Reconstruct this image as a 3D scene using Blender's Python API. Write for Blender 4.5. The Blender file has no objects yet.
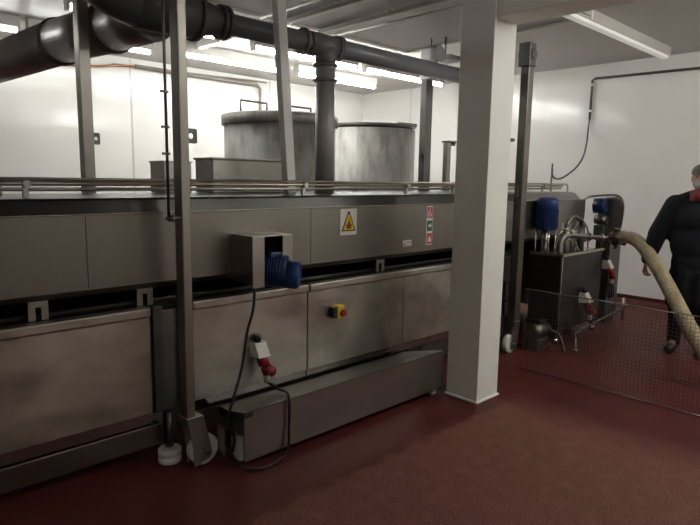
import bpy, bmesh, math, random
from mathutils import Vector, Matrix
random.seed(7)
sc = bpy.context.scene
COL = sc.collection
V = Vector
PI = math.pi

# ------------------------------------------------------------------ materials
def mat(name, base=(.5, .5, .5), rough=.5, metal=0., noise=0., nscale=6., stretch=(1, 1, 1),
        rnoise=0., bump=0., bscale=40., spec=.5, emit=None, estr=0., alpha=1., trans=0., ior=1.45, base2=None):
    m = bpy.data.materials.new(name); m.use_nodes = True
    nt = m.node_tree; N = nt.nodes; L = nt.links
    b = N['Principled BSDF']
    b.inputs['Base Color'].default_value = (*base, 1)
    b.inputs['Roughness'].default_value = rough
    b.inputs['Metallic'].default_value = metal
    b.inputs['Specular IOR Level'].default_value = spec
    b.inputs['IOR'].default_value = ior
    b.inputs['Transmission Weight'].default_value = trans
    if emit:
        b.inputs['Emission Color'].default_value = (*emit, 1)
        b.inputs['Emission Strength'].default_value = estr
    tc = N.new('ShaderNodeNewGeometry')
    mp = N.new('ShaderNodeMapping'); mp.inputs['Scale'].default_value = stretch
    L.new(tc.outputs['Position'], mp.inputs['Vector'])
    if noise or rnoise:
        nz = N.new('ShaderNodeTexNoise'); nz.inputs['Scale'].default_value = nscale
        nz.inputs['Detail'].default_value = 6; nz.inputs['Roughness'].default_value = .6
        L.new(mp.outputs['Vector'], nz.inputs['Vector'])
    if noise:
        mx = N.new('ShaderNodeMix'); mx.data_type = 'RGBA'
        a = base2 if base2 else tuple(c * (1 - noise) for c in base)
        c2 = base if base2 else tuple(min(1, c * (1 + noise)) for c in base)
        mx.inputs['A'].default_value = (*a, 1); mx.inputs['B'].default_value = (*c2, 1)
        rp = N.new('ShaderNodeMapRange'); rp.inputs['From Min'].default_value = .3; rp.inputs['From Max'].default_value = .7
        L.new(nz.outputs['Fac'], rp.inputs['Value']); L.new(rp.outputs['Result'], mx.inputs['Factor'])
        L.new(mx.outputs['Result'], b.inputs['Base Color'])
    if rnoise:
        r2 = N.new('ShaderNodeMapRange'); r2.inputs['From Min'].default_value = .3; r2.inputs['From Max'].default_value = .7
        r2.inputs['To Min'].default_value = max(.03, rough - rnoise); r2.inputs['To Max'].default_value = min(1, rough + rnoise)
        L.new(nz.outputs['Fac'], r2.inputs['Value']); L.new(r2.outputs['Result'], b.inputs['Roughness'])
    if bump:
        n2 = N.new('ShaderNodeTexNoise'); n2.inputs['Scale'].default_value = bscale; n2.inputs['Detail'].default_value = 4
        L.new(mp.outputs['Vector'], n2.inputs['Vector'])
        bp = N.new('ShaderNodeBump'); bp.inputs['Strength'].default_value = bump; bp.inputs['Distance'].default_value = .01
        L.new(n2.outputs['Fac'], bp.inputs['Height']); L.new(bp.outputs['Normal'], b.inputs['Normal'])
    return m

STEEL = mat('steel_sheet', (.36, .34, .305), .36, 1, noise=.10, nscale=2.2, stretch=(1, 1, 2), rnoise=.05, bump=.06, bscale=2.2)
PANEL = mat('steel_smudged', (.48, .455, .40), .42, 1, noise=.26, nscale=3.2, stretch=(1, 1, 1.6), rnoise=.10, bump=.10, bscale=2.6)
HOOD = mat('steel_hood', (.255, .235, .208), .40, 1, noise=.06, nscale=1.6, rnoise=.04, bump=.04, bscale=1.5)
TANKD = mat('steel_near_black', (.085, .083, .08), .4, 1, noise=.25, nscale=4)  # near-black steel base with random tone variation
DARKST = mat('steel_dull_dark', (.17, .165, .155), .45, 1, noise=.2, nscale=5)
BEAMM = mat('steel_beam_dull', (.26, .225, .20), .28, 1, noise=.1, nscale=5)
POST2 = mat('steel_tube_dull', (.22, .205, .175), .42, 1, noise=.2, nscale=4)
LIPM = mat('steel_lip_polished', (.42, .38, .36), .17, 1, noise=.08, nscale=5)
LIDST = mat('steel_lid', (.05, .048, .044), .34, 1, noise=.1, nscale=3, rnoise=.05)
POLI = mat('steel_polished', (.55, .53, .48), .22, 1, noise=.08, nscale=4)
RAILM = mat('steel_rail_warm', (.46, .42, .345), .3, 1, noise=.08, nscale=4)
POST = mat('steel_tube', (.33, .305, .27), .34, 1, noise=.12, nscale=3, stretch=(1, 1, .4), rnoise=.06)
DUCT = mat('duct_galvanised', (.36, .355, .345), .40, .75, noise=.10, nscale=4, rnoise=.05)
DROPM = mat('drop_pipe_grey', (.42, .41, .39), .38, .3, noise=.1, nscale=5)
PIPEG = mat('pipe_grey_plastic', (.175, .178, .192), .30, 0, noise=.08, nscale=6, spec=.6)
DUCTDARK = mat('duct_dark_grey_plastic', (.085, .085, .092), .33, 0, noise=.08, nscale=6)
TANKM = mat('tank_steel_worn', (.37, .36, .335), .5, .3, noise=.38, nscale=9, stretch=(1, 1, .3), rnoise=.1)
BLACK = mat('black_rubber', (.012, .012, .012), .5, noise=.2)
BELT = mat('belt_black', (.012, .013, .012), .55, noise=.4, nscale=30)
CABLE = mat('cable_black', (.01, .01, .011), .4, noise=.1)
NYLON = mat('nylon_white', (.80, .78, .72), .45, noise=.08, nscale=20)
BLUE = mat('motor_blue_paint', (.012, .045, .16), .35, noise=.15, nscale=12)
BLUED = mat('motor_blue_dark', (.006, .020, .07), .35, noise=.15, nscale=12)
YEL = mat('switch_yellow', (.72, .50, .03), .4, noise=.05)
RED = mat('plug_red', (.22, .012, .015), .4, noise=.08, nscale=20)
REDB = mat('button_red', (.35, .02, .01), .35, noise=.05)
WHITEP = mat('plug_white', (.66, .62, .54), .4, noise=.06, nscale=20)
SIGNW = mat('sign_white', (.72, .69, .64), .4, noise=.04)
SIGNY = mat('sign_yellow', (.72, .47, .03), .4, noise=.05)
SIGNK = mat('sign_black', (.015, .014, .012), .4, noise=.05)
SIGNR = mat('sign_red', (.55, .06, .07), .4, noise=.08)
SIGNG = mat('sign_green', (.01, .16, .09), .4, noise=.08)
FLAME = mat('sign_flame_brown', (.22, .07, .005), .4, noise=.05)
WALL = mat('wall_cladding', (.79, .775, .74), .13, noise=.03, nscale=.8, bump=.03, bscale=1.2)
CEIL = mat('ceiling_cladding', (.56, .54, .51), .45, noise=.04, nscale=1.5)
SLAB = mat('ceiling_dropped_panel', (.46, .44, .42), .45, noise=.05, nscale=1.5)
PILLAR = mat('pillar_paint', (.86, .85, .775), .45, noise=.03, nscale=3)
TRIMW = mat('joint_strip', (.58, .56, .52), .4, noise=.03)
LAMPBODY = mat('lamp_housing', (.52, .50, .47), .45, noise=.04)
TUBEON = mat('lamp_tube_lit', (.9, .9, .85), .4, emit=(.985, 1, .975), estr=24)
TUBEOLD = mat('lamp_tube_lit_weak', (.9, .9, .85), .4, emit=(.985, 1, .975), estr=9)
TUBEDIM = mat('lamp_diffuser_dim', (.75, .73, .68), .4, emit=(1, .97, .92), estr=.1)
COPPER = mat('copper_pipe', (.42, .20, .12), .35, 1, noise=.15, nscale=8)
COPG = mat('pipe_grey_paint', (.30, .27, .24), .4, noise=.1, nscale=8)
HOSE = mat('hose_cream', (.46, .39, .25), .28, noise=.18, nscale=14, base2=(.33, .27, .165))
HOSER = mat('hose_spiral', (.50, .43, .28), .35, noise=.1)
BRASS = mat('clamp_tarnished', (.17, .12, .095), .4, 1, noise=.3, nscale=30)
COAT = mat('coat_navy', (.0045, .005, .009), .9, noise=.25, nscale=10, bump=.3, bscale=18)
TROU = mat('trousers_black', (.007, .007, .009), .9, noise=.2, nscale=10, bump=.3, bscale=18)
SKIN = mat('skin', (.33, .17, .13), .5, noise=.08, nscale=20)
CAP = mat('cap_grey', (.13, .125, .11), .8, noise=.15, nscale=30)
SCARF = mat('scarf_red', (.17, .028, .03), .8, noise=.2, nscale=25)
COVER = mat('face_cover_pale', (.38, .34, .32), .8, noise=.08)
CUFF = mat('glove_cuff_white', (.5, .48, .44), .7, noise=.05)
PALE = mat('upright_pale_paint', (.86, .85, .81), .35, noise=.03)
BEAD = mat('sealant_bead', (.95, .93, .88), .3, noise=.02)
BASERED = mat('skirting_red', (.075, .020, .016), .35, noise=.2, nscale=8)

def floor_mat():
    m = bpy.data.materials.new('floor_resin'); m.use_nodes = True
    nt = m.node_tree; N = nt.nodes; L = nt.links; b = N['Principled BSDF']
    g = N.new('ShaderNodeNewGeometry'); sp = N.new('ShaderNodeSeparateXYZ'); L.new(g.outputs['Position'], sp.inputs[0])
    def noise(s, d=5):
        n = N.new('ShaderNodeTexNoise'); n.inputs['Scale'].default_value = s; n.inputs['Detail'].default_value = d
        L.new(g.outputs['Position'], n.inputs['Vector']); return n.outputs['Fac']
    def math_(op, a, c):
        n = N.new('ShaderNodeMath'); n.operation = op
        for i, v in enumerate((a, c)):
            if isinstance(v, (int, float)): n.inputs[i].default_value = v
            else: L.new(v, n.inputs[i])
        return n.outputs[0]
    def rng(v, a, c, lo=0., hi=1.):
        n = N.new('ShaderNodeMapRange'); n.inputs['From Min'].default_value = a; n.inputs['From Max'].default_value = c
        n.inputs['To Min'].default_value = lo; n.inputs['To Max'].default_value = hi; L.new(v, n.inputs['Value']); return n.outputs['Result']
    def mix(f, a, c):
        n = N.new('ShaderNodeMix'); n.data_type = 'RGBA'; L.new(f, n.inputs['Factor'])
        for k, v in (('A', a), ('B', c)):
            if isinstance(v, tuple): n.inputs[k].default_value = (*v, 1)
            else: L.new(v, n.inputs[k])
        return n.outputs['Result']
    wob = rng(noise(9.), .3, .7, -.035, .035)
    # worn gritty area: y < 2.13 and x < 3.5
    ya = rng(math_('ADD', sp.outputs['Y'], wob), 2.10, 2.16, 1., 0.)
    xa = rng(math_('ADD', sp.outputs['X'], wob), 3.50, 3.90, 1., 0.)
    patch = math_('MULTIPLY', ya, xa)
    red = mix(rng(noise(3.5), .3, .7), (.090, .0165, .0145), (.120, .024, .020))
    grit = mix(rng(noise(120., 3), .42, .66), (.135, .043, .032), (.285, .125, .095))
    blot = mix(rng(noise(11.), .45, .7, 0, .45), grit, (.255, .118, .090))
    L.new(mix(patch, red, blot), b.inputs['Base Color'])
    L.new(rng(patch, 0, 1, .50, .66), b.inputs['Roughness'])
    b.inputs['Specular IOR Level'].default_value = .28
    bp = N.new('ShaderNodeBump'); bp.inputs['Distance'].default_value = .004
    L.new(rng(patch, 0, 1, .12, .5), bp.inputs['Strength']); L.new(noise(150., 3), bp.inputs['Height'])
    L.new(bp.outputs['Normal'], b.inputs['Normal'])
    return m
FLOOR = floor_mat()

# ------------------------------------------------------------------ mesh helpers
def catmull(pts, k=6):
    pts = [V(p) for p in pts]; out = []
    P = [pts[0] * 2 - pts[1]] + pts + [pts[-1] * 2 - pts[-2]]
    for i in range(1, len(P) - 2):
        a, b, c, d = P[i - 1], P[i], P[i + 1], P[i + 2]
        for j in range(k):
            t = j / k
            out.append(.5 * ((2 * b) + (c - a) * t + (2 * a - 5 * b + 4 * c - d) * t * t + (3 * b - a - 3 * c + d) * t ** 3))
    out.append(pts[-1]); return out

class M:
    def __init__(s): s.bm = bmesh.new()
    def box(s, x0, x1, y0, y1, z0, z1, bev=0., seg=2):
        r = bmesh.ops.create_cube(s.bm, size=1.)
        vs = r['verts']
        for v in vs:
            v.co = V(((x0 + x1) / 2 + v.co.x * (x1 - x0), (y0 + y1) / 2 + v.co.y * (y1 - y0), (z0 + z1) / 2 + v.co.z * (z1 - z0)))
        if bev:
            es = list({e for v in vs for e in v.link_edges})
            bmesh.ops.bevel(s.bm, geom=es, offset=bev, segments=seg, affect='EDGES', profile=.5)
        return s
    def loft(s, rings, caps=True, closed=False):
        vr = [[s.bm.verts.new(p) for p in r] for r in rings]
        n = len(vr[0]); m = len(vr)
        for i in range(m if closed else m - 1):
            a, b = vr[i], vr[(i + 1) % m]
            for j in range(n):
                f = s.bm.faces.new((a[j], a[(j + 1) % n], b[(j + 1) % n], b[j])); f.smooth = n > 6
        if caps and not closed:
            s.bm.faces.new(vr[0][::-1]); s.bm.faces.new(vr[-1])
        return s
    def ring(s, c, d, r, n, up=None, ry=None):
        d = V(d).normalized(); up = V(up) if up else (V((0, 0, 1)) if abs(d.z) < .9 else V((1, 0, 0)))
        a = d.cross(up).normalized(); b = a.cross(d).normalized()
        return [V(c) + a * (r * math.cos(2 * PI * k / n)) + b * ((ry or r) * math.sin(2 * PI * k / n)) for k in range(n)]
    def cyl(s, p0, p1, r, r2=None, n=24):
        p0, p1 = V(p0), V(p1); d = p1 - p0
        return s.loft([s.ring(p0, d, r, n), s.ring(p1, d, r if r2 is None else r2, n)])
    def prof(s, p0, d, pr, n=32):      # lathe: list of (distance along d, radius)
        p0, d = V(p0), V(d).normalized()
        return s.loft([s.ring(p0 + d * t, d, r, n) for t, r in pr])
    def tube(s, pts, r, n=10, k=6, smooth=True):
        P = catmull(pts, k) if smooth and len(pts) > 2 else [V(p) for p in pts]
        rs = []; up = None
        for i, p in enumerate(P):
            d = (P[min(i + 1, len(P) - 1)] - P[max(i - 1, 0)]).normalized()
            if up is None: up = V((0, 0, 1)) if abs(d.z) < .9 else V((1, 0, 0))
            a = d.cross(up).normalized(); up = a.cross(d).normalized()
            rr = r(i / (len(P) - 1)) if callable(r) else r
            rs.append([p + a * (rr * math.cos(2 * PI * q / n)) + up * (rr * math.sin(2 * PI * q / n)) for q in range(n)])
        return s.loft(rs)
    def torus(s, c, d, R, r, n=36, m=8):
        d = V(d).normalized(); big = s.ring(c, d, R, n); rs = []
        for p in big:
            o = (p - V(c)).normalized()
            rs.append([p + o * (r * math.cos(2 * PI * q / m)) + d * (r * math.sin(2 * PI * q / m)) for q in range(m)])
        return s.loft(rs, closed=True)
    def prism(s, poly, axis, a0, a1):   # poly of 2D points in the plane normal to axis
        def mk(u, w, t):
            return V((t, u, w)) if axis == 'x' else V((u, t, w)) if axis == 'y' else V((u, w, t))
        return s.loft([[mk(u, w, a0) for u, w in poly], [mk(u, w, a1) for u, w in poly]])
    def ell(s, c, rx, ry, rz, n=20, rot=None):
        r = bmesh.ops.create_uvsphere(s.bm, u_segments=n, v_segments=max(8, n * 2 // 3), radius=1.)
        for v in r['verts']:
            q = V((v.co.x * rx, v.co.y * ry, v.co.z * rz))
            if rot: q = rot @ q
            v.co = q + V(c)
        for f in {f for v in r['verts'] for f in v.link_faces}: f.smooth = True
        return s
    def cap(s, p0, p1, r0, r1, n=14):   # tapered capsule
        s.ell(p0, r0, r0, r0, n); s.ell(p1, r1, r1, r1, n); return s.cyl(p0, p1, r0, r1, n)

ROOTPOS = {}
def wpos(o):
    return ROOTPOS.get(o.name, V((0, 0, 0)))
def part(name, m, material, parent=None, label=None, stuff=False, local=False):
    bm = m.bm if isinstance(m, M) else m
    bmesh.ops.recalc_face_normals(bm, faces=bm.faces)
    me = bpy.data.meshes.new(name)
    if parent is not None and not local:
        bmesh.ops.translate(bm, verts=bm.verts, vec=-wpos(parent))
    bm.to_mesh(me); bm.free(); me.materials.append(material)
    o = bpy.data.objects.new(name, me); COL.objects.link(o)
    if parent is not None:
        o.parent = parent; ROOTPOS[o.name] = V((0, 0, 0)) if local else wpos(parent).copy()
    if label: o['label'] = label
    if stuff: o['kind'] = 'stuff'
    return o
def thing(name, label, cat, loc, group=None, rz=0.):
    o = bpy.data.objects.new(name, None); COL.objects.link(o); o.location = loc; o.rotation_euler = (0, 0, rz)
    o.empty_display_size = .1
    o['label'] = label; o['category'] = cat
    if group: o['group'] = group
    ROOTPOS[o.name] = V(loc); return o
def single(name, m, material, label, cat, group=None):
    o = part(name, m, material); o['label'] = label; o['category'] = cat
    if group: o['group'] = group
    return o
def struct(name, m, material):
    o = part(name, m, material); o['kind'] = 'structure'; return o

# ------------------------------------------------------------------ the room
XR, YB, XL, YF, ZC = 8.1, 8.1, -3.2, -3.0, 3.18
struct('floor', M().box(XL, XR, YF, YB, -.1, 0), FLOOR)
struct('ceiling', M().box(XL, XR, YF, YB, ZC, ZC + .1), CEIL)
struct('wall_right', M().box(XR, XR + .1, YF, YB, 0, ZC), WALL)
struct('wall_back', M().box(XL, XR, YB, YB + .1, 0, ZC), WALL)
struct('wall_left', M().box(XL - .1, XL, YF, YB, 0, ZC), WALL)
struct('wall_front', M().box(XL, XR, YF - .1, YF, 0, ZC), WALL)
struct('baseboard_right', M().prism([(XR, 0), (XR - .05, 0), (XR - .012, .05), (XR - .012, .10), (XR, .10)], 'y', YF, YB), BASERED)
struct('baseboard_back', M().box(XL, XR - .06, YB - .02, YB, 0, .1, .004), BASERED)
t = M().box(3.46, 3.73, 2.25, 2.52, .012, ZC, .004)
struct('trim_1', t, PILLAR)                                   # square pillar
t = M().box(3.448, 3.742, 2.238, 2.532, 0, .018, .007, 3)
struct('trim_2', t, BEAD)                                    # bright sealant bead round its foot
t = M().box(3.467, 3.73, YF, 2.25, 2.66, ZC, .004)
struct('trim_3', t, PILLAR)                                   # beam running from the pillar
t = M().box(XL, 5.45, 2.52, 4.72, 3.10, ZC, .004)
struct('trim_4', t, SLAB)                                     # lowered ceiling panel
t = M().box(XL, 5.48, 4.72, 4.75, 3.075, ZC, .003).box(5.45, 5.48, 2.52, 4.72, 3.075, ZC, .003)
struct('trim_5', t, PILLAR)                                   # its edge strip
for i, (x0, x1, y0, y1) in enumerate([(3.55, 3.57, YB - .006, YB), (1.2, 1.22, YB - .006, YB), (5.9, 5.92, YB - .006, YB),
                                      (XR - .006, XR, 6.9, 6.92), (XR - .006, XR, 5.7, 5.72)]):
    struct('trim_%d' % (6 + i), M().box(x0, x1, y0, y1, .1, ZC), TRIMW)

# ------------------------------------------------------------------ lamps
def lamp(label, x0, x1, y, z=3.05, on=True, grp=None, mt=None):
    t = thing('fluorescent_light', label, 'ceiling light', ((x0 + x1) / 2, y, z), grp)
    part('housing', M().box(x0, x1, y - .055, y + .055, z + .02, ZC, .008), LAMPBODY, t)
    part('tube', M().cyl((x0 + .03, y, z - .005), (x1 - .03, y, z - .005), .024, n=12), mt or TUBEON, t)
    for x in (x0, x1 - .03): part('end_cap', M().box(x, x + .03, y - .04, y + .04, z - .035, z + .03, .005), LAMPBODY, t)
lamp('lit ceiling tube light over the tanks, nearest the right end of the far row', 5.35, 6.95, 6.7)
lamp('lit ceiling tube light behind the straight grey pipe, middle of the far row', 3.6, 5.15, 6.7)
lamp('short lit ceiling light seen under the dark duct bend at the left', 1.95, 3.3, 6.9, mt=TUBEOLD)
lamp('lit ceiling tube light seen above the wide steel duct at the far left', .4, 1.88, 6.9, mt=TUBEOLD)
lamp('lit ceiling tube light just above the pipe, ending left of the white pillar', 5.75, 7.45, 5.75)
lamp('lit ceiling tube light above the round lidded tank', 3.95, 5.6, 5.75)
lamp('lit ceiling tube light near the top left corner above the duct', 1.9, 3.5, 5.6, mt=TUBEOLD)
t = thing('fluorescent_light', 'long slim white ceiling batten light right of the white pillar', 'ceiling light', (6.3, 2.6, 3.1))
part('housing', M().box(5.0, 7.6, 2.545, 2.67, 3.08, ZC, .006), LAMPBODY, t)
part('diffuser', M().box(5.01, 7.59, 2.55, 2.63, 3.045, 3.08, .01), TUBEDIM, t)
part('end_cap', M().box(7.6, 7.64, 2.55, 2.66, 3.06, ZC, .005), LAMPBODY, t)
# lamps of the same room behind the camera (outside the photo's frame)
NEAR = mat('lamp_tube_near', (.9, .9, .85), .4, emit=(1, 1, .965), estr=11)
NEAR3 = mat('lamp_tube_side_bright', (.9, .9, .85), .4, emit=(1, 1, .965), estr=52)
NEAR2 = mat('lamp_tube_near_bright', (.9, .9, .85), .4, emit=(1, 1, .965), estr=27)
lamp('ceiling tube light behind the photographer on the left', -1.6, .2, -.6, mt=NEAR)
lamp('ceiling tube light behind the photographer on the right', 2.9, 4.7, .1, mt=NEAR2)
lamp('ceiling tube light out of frame beyond the beam on the far right', 5.2, 7.0, -.6, mt=NEAR3)

# ceiling trays and pipes running across
def tray(label, x, y0, y1, z, w=.07, h=.035):
    m = M().box(x, x + w, y0, y1, z - h, z, .004)
    for k in range(int((y1 - y0) / .8)): m.box(x + .01, x + w - .01, y0 + .3 + k * .8, y0 + .33 + k * .8, z, z + .02)
    single('cable_tray', m, TRIMW, label, 'cable tray', 'cable trays under the ceiling')
tray('narrow pale ceiling tray above the grey pipe, the one nearer the pillar', 4.02, 2.6, 4.7, 3.08)
tray('narrow pale ceiling tray above the grey pipe, passing over the pale leaning upright', 3.55, 2.6, 4.7, 3.08)
m = M().box(3.72, 3.80, 4.8, 6.6, 3.12, ZC, .004)
single('cable_trunking', m, TRIMW, 'pale square trunking crossing the ceiling behind the dark pipe reducer', 'trunking')
m = M().box(-2.5, 1.35, 5.2, 5.27, 3.10, ZC, .006)
single('cable_trunking', m, TRIMW, 'pale ceiling trunking above the wide duct in the top left corner', 'trunking')
m = M().tube([(4.25, 2.6, 3.06), (4.25, 4.7, 3.06)], .012, 8).tube([(3.3, 2.6, 3.06), (3.33, 4.7, 3.06)], .014, 8)
single('ceiling_conduit', m, TRIMW, 'pair of thin pale conduits under the lowered ceiling', 'conduit')

# ------------------------------------------------------------------ ducts and pipes
PY, PZ = 3.45, 2.585
t = thing('exhaust_pipe', 'dark grey overhead pipe with bolted flanges and a drop into the steel tunnel', 'pipe', (3.0, PY, 2.5))
part('straight_pipe', M().cyl((2.14, PY, PZ), (5.2, PY, PZ), .069, n=32), PIPEG, t)
part('reducer', M().prof((1.55, PY, PZ), (1, 0, 0), [(0, .138), (.38, .136), (.40, .122), (.55, .085), (.60, .083)], 36), DUCTDARK, t)
def flange(x, r, th=.022, bolts=8):
    m = M().cyl((x, PY, PZ), (x + th, PY, PZ), r, n=32)
    for k in range(bolts):
        a = 2 * PI * (k + .5) / bolts
        q = V((0, math.cos(a), math.sin(a))) * (r - .013)
        m.cyl((x - .012, PY + q.y, PZ + q.z), (x + th + .012, PY + q.y, PZ + q.z), .0075, n=8)
    return m
for x, r in ((1.93, .152), (2.11, .108), (2.145, .108), (2.80, .094), (3.13, .092), (3.155, .092)):
    part('flange', flange(x, r), DUCTDARK if x < 2.2 else PIPEG, t)
part('bend', M().tube([(1.60, PY, PZ), (1.45, PY, 2.62), (1.31, PY, 2.71), (1.21, PY, 2.85), (1.17, PY, 3.0), (1.16, PY, ZC)], .138, 32, 6), DUCTDARK, t)
part('tee', M().cyl((2.86, PY, PZ), (3.14, PY, PZ), .082, n=32).cyl((3.035, PY, PZ), (3.035, PY, 2.44), .080, n=32), PIPEG, t)
part('drop_pipe', M().cyl((3.035, PY, 2.44), (3.035, PY, 1.482), .074, n=32), DROPM, t, 'lighter steel drop pipe')
for z in (2.43, 2.32):
    part('collar', M().prof((3.035, PY, z), (0, 0, 1), [(0, .085), (.006, .096), (.016, .096), (.022, .085)], 32), PIPEG, t)
part('end_bend', M().tube([(5.18, PY, PZ), (5.3, PY, PZ + .01), (5.39, PY, PZ + .08), (5.42, PY, 2.8), (5.42, PY, 3.10)], .069, 24, 5), PIPEG, t)
t = thing('ventilation_duct', 'wide round galvanised duct running off the left edge under the ceiling', 'duct', (1.5, 5.8, 2.36))
part('duct_section', M().cyl((1.74, 3.60, 2.585), (1.69, 4.10, 2.585), .158, n=40), DUCT, t)
part('duct_section', M().cyl((1.69, 4.10, 2.585), (1.60, 4.85, 2.59), .160, n=40), DUCT, t)
part('duct_section', M().cyl((1.60, 4.85, 2.59), (1.36, YB, 2.58), .166, .164, n=40), DUCT, t)
for x, y in ((1.69, 4.10), (1.60, 4.85), (1.46, 6.7)):
    part('seam_ring', M().torus((x, y, 2.587), (0, 1, 0), .166, .010, 40, 8), DARKST, t)
m = M()
m.tube([(1.8, 8.03, 2.93), (2.96, 8.03, 2.985), (3.3, 8.03, 3.04), (3.6, 8.03, 3.07)], .016, 10)
t = thing('copper_pipe', 'thin copper pipe along the top of the back wall, turning down behind the tank', 'pipe', (3.6, 8.03, 2.9))
part('copper_run', m, COPPER, t)
part('painted_run', M().tube([(3.6, 8.03, 3.07), (4.5, 8.03, 3.06), (5.60, 8.03, 3.06), (5.67, 8.03, 3.0), (5.67, 8.03, 2.2)], .028, 12, 1, smooth=False), COPG, t, 'grey painted section')
part('parallel_run', M().tube([(3.3, 8.04, 3.06), (5.8, 8.04, 3.12)], .012, 8), COPG, t)

m = M().box(5.12, 5.38, 3.85, 4.1, 2.86, 2.9, .005).cyl((5.2, 3.98, 2.9), (5.2, 3.98, 3.10), .01, n=8)
single('pipe_hanger', m, DARKST, 'small grey ceiling bracket with a rod beside the pillar top', 'bracket')

# ------------------------------------------------------------------ tanks behind
def tank(label, cx, cy, r, ztop, lid):
    t = thing('steel_tank', label, 'tank', (cx, cy, 0))
    part('shell', M().prof((cx, cy, .25), (0, 0, 1), [(0, r * .96), (.03, r), (1.15, r), (1.16, r + .008), (1.20, r + .008), (1.21, r), (ztop - .30, r)], 64), TANKM, t)
    m = M()
    for k in range(4):
        a = PI / 4 + k * PI / 2
        m = M().cyl((cx + math.cos(a) * r * .8, cy + math.sin(a) * r * .8, 0), (cx + math.cos(a) * r * .8, cy + math.sin(a) * r * .8, .27), .03, n=12)
        part('leg', m, TANKM, t)
    if lid:
        part('lid', M().prof((cx, cy, ztop - .10), (0, 0, 1), [(0, r + .0), (.0, r + .028), (.10, r + .03), (.115, r), (.12, r * .5)], 64), TANKM, t)
        for dx in (-.43, .20):
            part('handle', M().tube([(cx + dx - .17, cy - .10, ztop), (cx + dx - .17, cy - .10, ztop + .13), (cx + dx + .17, cy - .10, ztop + .13), (cx + dx + .17, cy - .10, ztop)], .013, 8, smooth=False), DARKST, t)
    else:
        m = M().torus((cx, cy, ztop), (0, 0, 1), r, .012, 64, 8)
        part('rim', m, DARKST, t)
        m = M().prof((cx, cy, ztop - .02), (0, 0, 1), [(0, r * .97), (.03, r * .9)], 48)
        part('cover', m, TANKM, t)
        m = M().box(cx + r * .2, cx + r * .75, cy - r * .72, cy - r * .62, ztop + .01, ztop + .055, .005)
        part('hinge_bar', m, DARKST, t)
    return t
def shell_fix(): pass
tank('round steel tank with a flat lid and two hoop handles behind the tunnel', 4.16, 5.50, .635, 2.27, True)
tank('round open-rimmed steel tank partly hidden by the grey drop pipe', 5.95, 5.85, .66, 2.31, False)

# ------------------------------------------------------------------ the steel tunnel conveyor
T = thing('conveyor_tunnel', 'long stainless steel tunnel conveyor with hood, lower panels and black belt', 'conveyor', (2.6, 3.4, 0))
XA, XE = -1.6, 6.5
part('hood_body', M().box(XA, XE, 2.966, 3.84, 1.02, 1.40, .004), HOOD, T)
for x0, x1 in ((XA, 1.042), (1.0445, 2.4795), (2.482, 4.55), (4.553, XE)):
    part('hood_panel', M().box(x0, x1, 2.95, 2.972, 1.035, 1.402, .0015), STEEL if x0 > 4 else HOOD, T)
part('hood_bottom_lip', M().prism([(2.944, 1.036), (2.944, 1.030), (2.985, .995), (2.985, 1.036)], 'x', XA, XE), HOOD, T)
part('hood_lip', M().box(XA, XE, 2.938, 2.97, 1.400, 1.408, .003), POLI, T)
part('lid', M().prism([(2.945, 1.408), (2.965, 1.470), (2.985, 1.480), (3.82, 1.480), (3.85, 1.408)], 'x', XA, 5.2), LIDST, T)
m = M().prism([(2.945, 1.408), (3.02, 1.475), (3.06, 1.485), (3.78, 1.485), (3.85, 1.408)], 'x', 5.2, 6.42)
m.loft([[V((6.42, 2.945, 1.408)), V((6.42, 3.06, 1.485)), V((6.42, 3.78, 1.485)), V((6.42, 3.85, 1.408))],
        [V((6.55, 2.95, 1.406)), V((6.55, 3.1, 1.41)), V((6.55, 3.7, 1.41)), V((6.55, 3.85, 1.406))]])
part('end_lid', m, STEEL, T)
part('end_plate', M().box(6.5, 6.56, 2.95, 3.85, 1.0, 1.405, .004), STEEL, T)
# lower trough
part('trough_body', M().box(XA, 4.29, 2.985, 3.84, .28, .86, .004), DARKST, T)
part('trough_end_frame', M().box(4.30, 5.25, 3.02, 3.80, .62, .86, .004), DARKST, T)
for x0, x1 in ((XA, 1.355), (1.60, 2.455), (2.464, 4.30)):
    m = M().box(x0, x1, 2.952, 2.99, .300, .842, .004)
    part('lower_panel', m, PANEL, T)
    part('panel_drip_lip', M().box(x0, x1, 2.966, 3.0, .236, .299), LIPM, T)
    part('top_rail', M().box(x0, x1, 2.928, 2.992, .845, .898, .010, 3), PANEL, T)
part('panel_post', M().box(1.375, 1.43, 2.955, 2.99, .29, .89, .004).box(1.53, 1.585, 2.955, 2.99, .29, .89, .004), DARKST, T)
part('fold_line', M().box(3.438, 3.444, 2.9505, 2.953, .30, .842), DARKST, T)
part('fold_line', M().box(1.605, 1.61, 2.9505, 2.953, .30, .842), DARKST, T)
m = M().box(XA, 5.25, 3.06, 3.80, .862, .90)
for k in range(170):
    x = XA + .03 + k * .04
    if x < 5.2: m.box(x, x + .012, 3.07, 3.79, .90, .908)
part('belt', m, BELT, T)
part('belt_rail', M().box(XA, 5.2, 3.02, 3.04, .905, .925, .003), LIDST, T)
part('back_panel', M().box(XA, 6.5, 3.84, 3.86, .10, 1.02), DARKST, T)
part('end_screen', M().box(6.47, 6.50, 3.0, 3.84, .10, 1.0, .003), DARKST, T)
part('end_screen', M().box(5.27, 5.30, 2.99, 3.84, .10, 1.0, .003), DARKST, T)
def bracket(x, w=.09):
    m = M().box(x, x + w * .36, 2.99, 3.0, .90, 1.02, .002).box(x + w * .64, x + w, 2.99, 3.0, .90, 1.02, .002).box(x + .001, x + w - .001, 2.988, 2.9985, .965, 1.02, .002)
    return m
for x, mm in ((.775, None), (1.305, None), (3.16, None)):
    part('hood_bracket', bracket(x), STEEL, T)
part('frame_or_shade_beam', M().box(XA, 1.42, 2.99, 3.05, .085, .212, .006), BEAMM, T)
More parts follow.
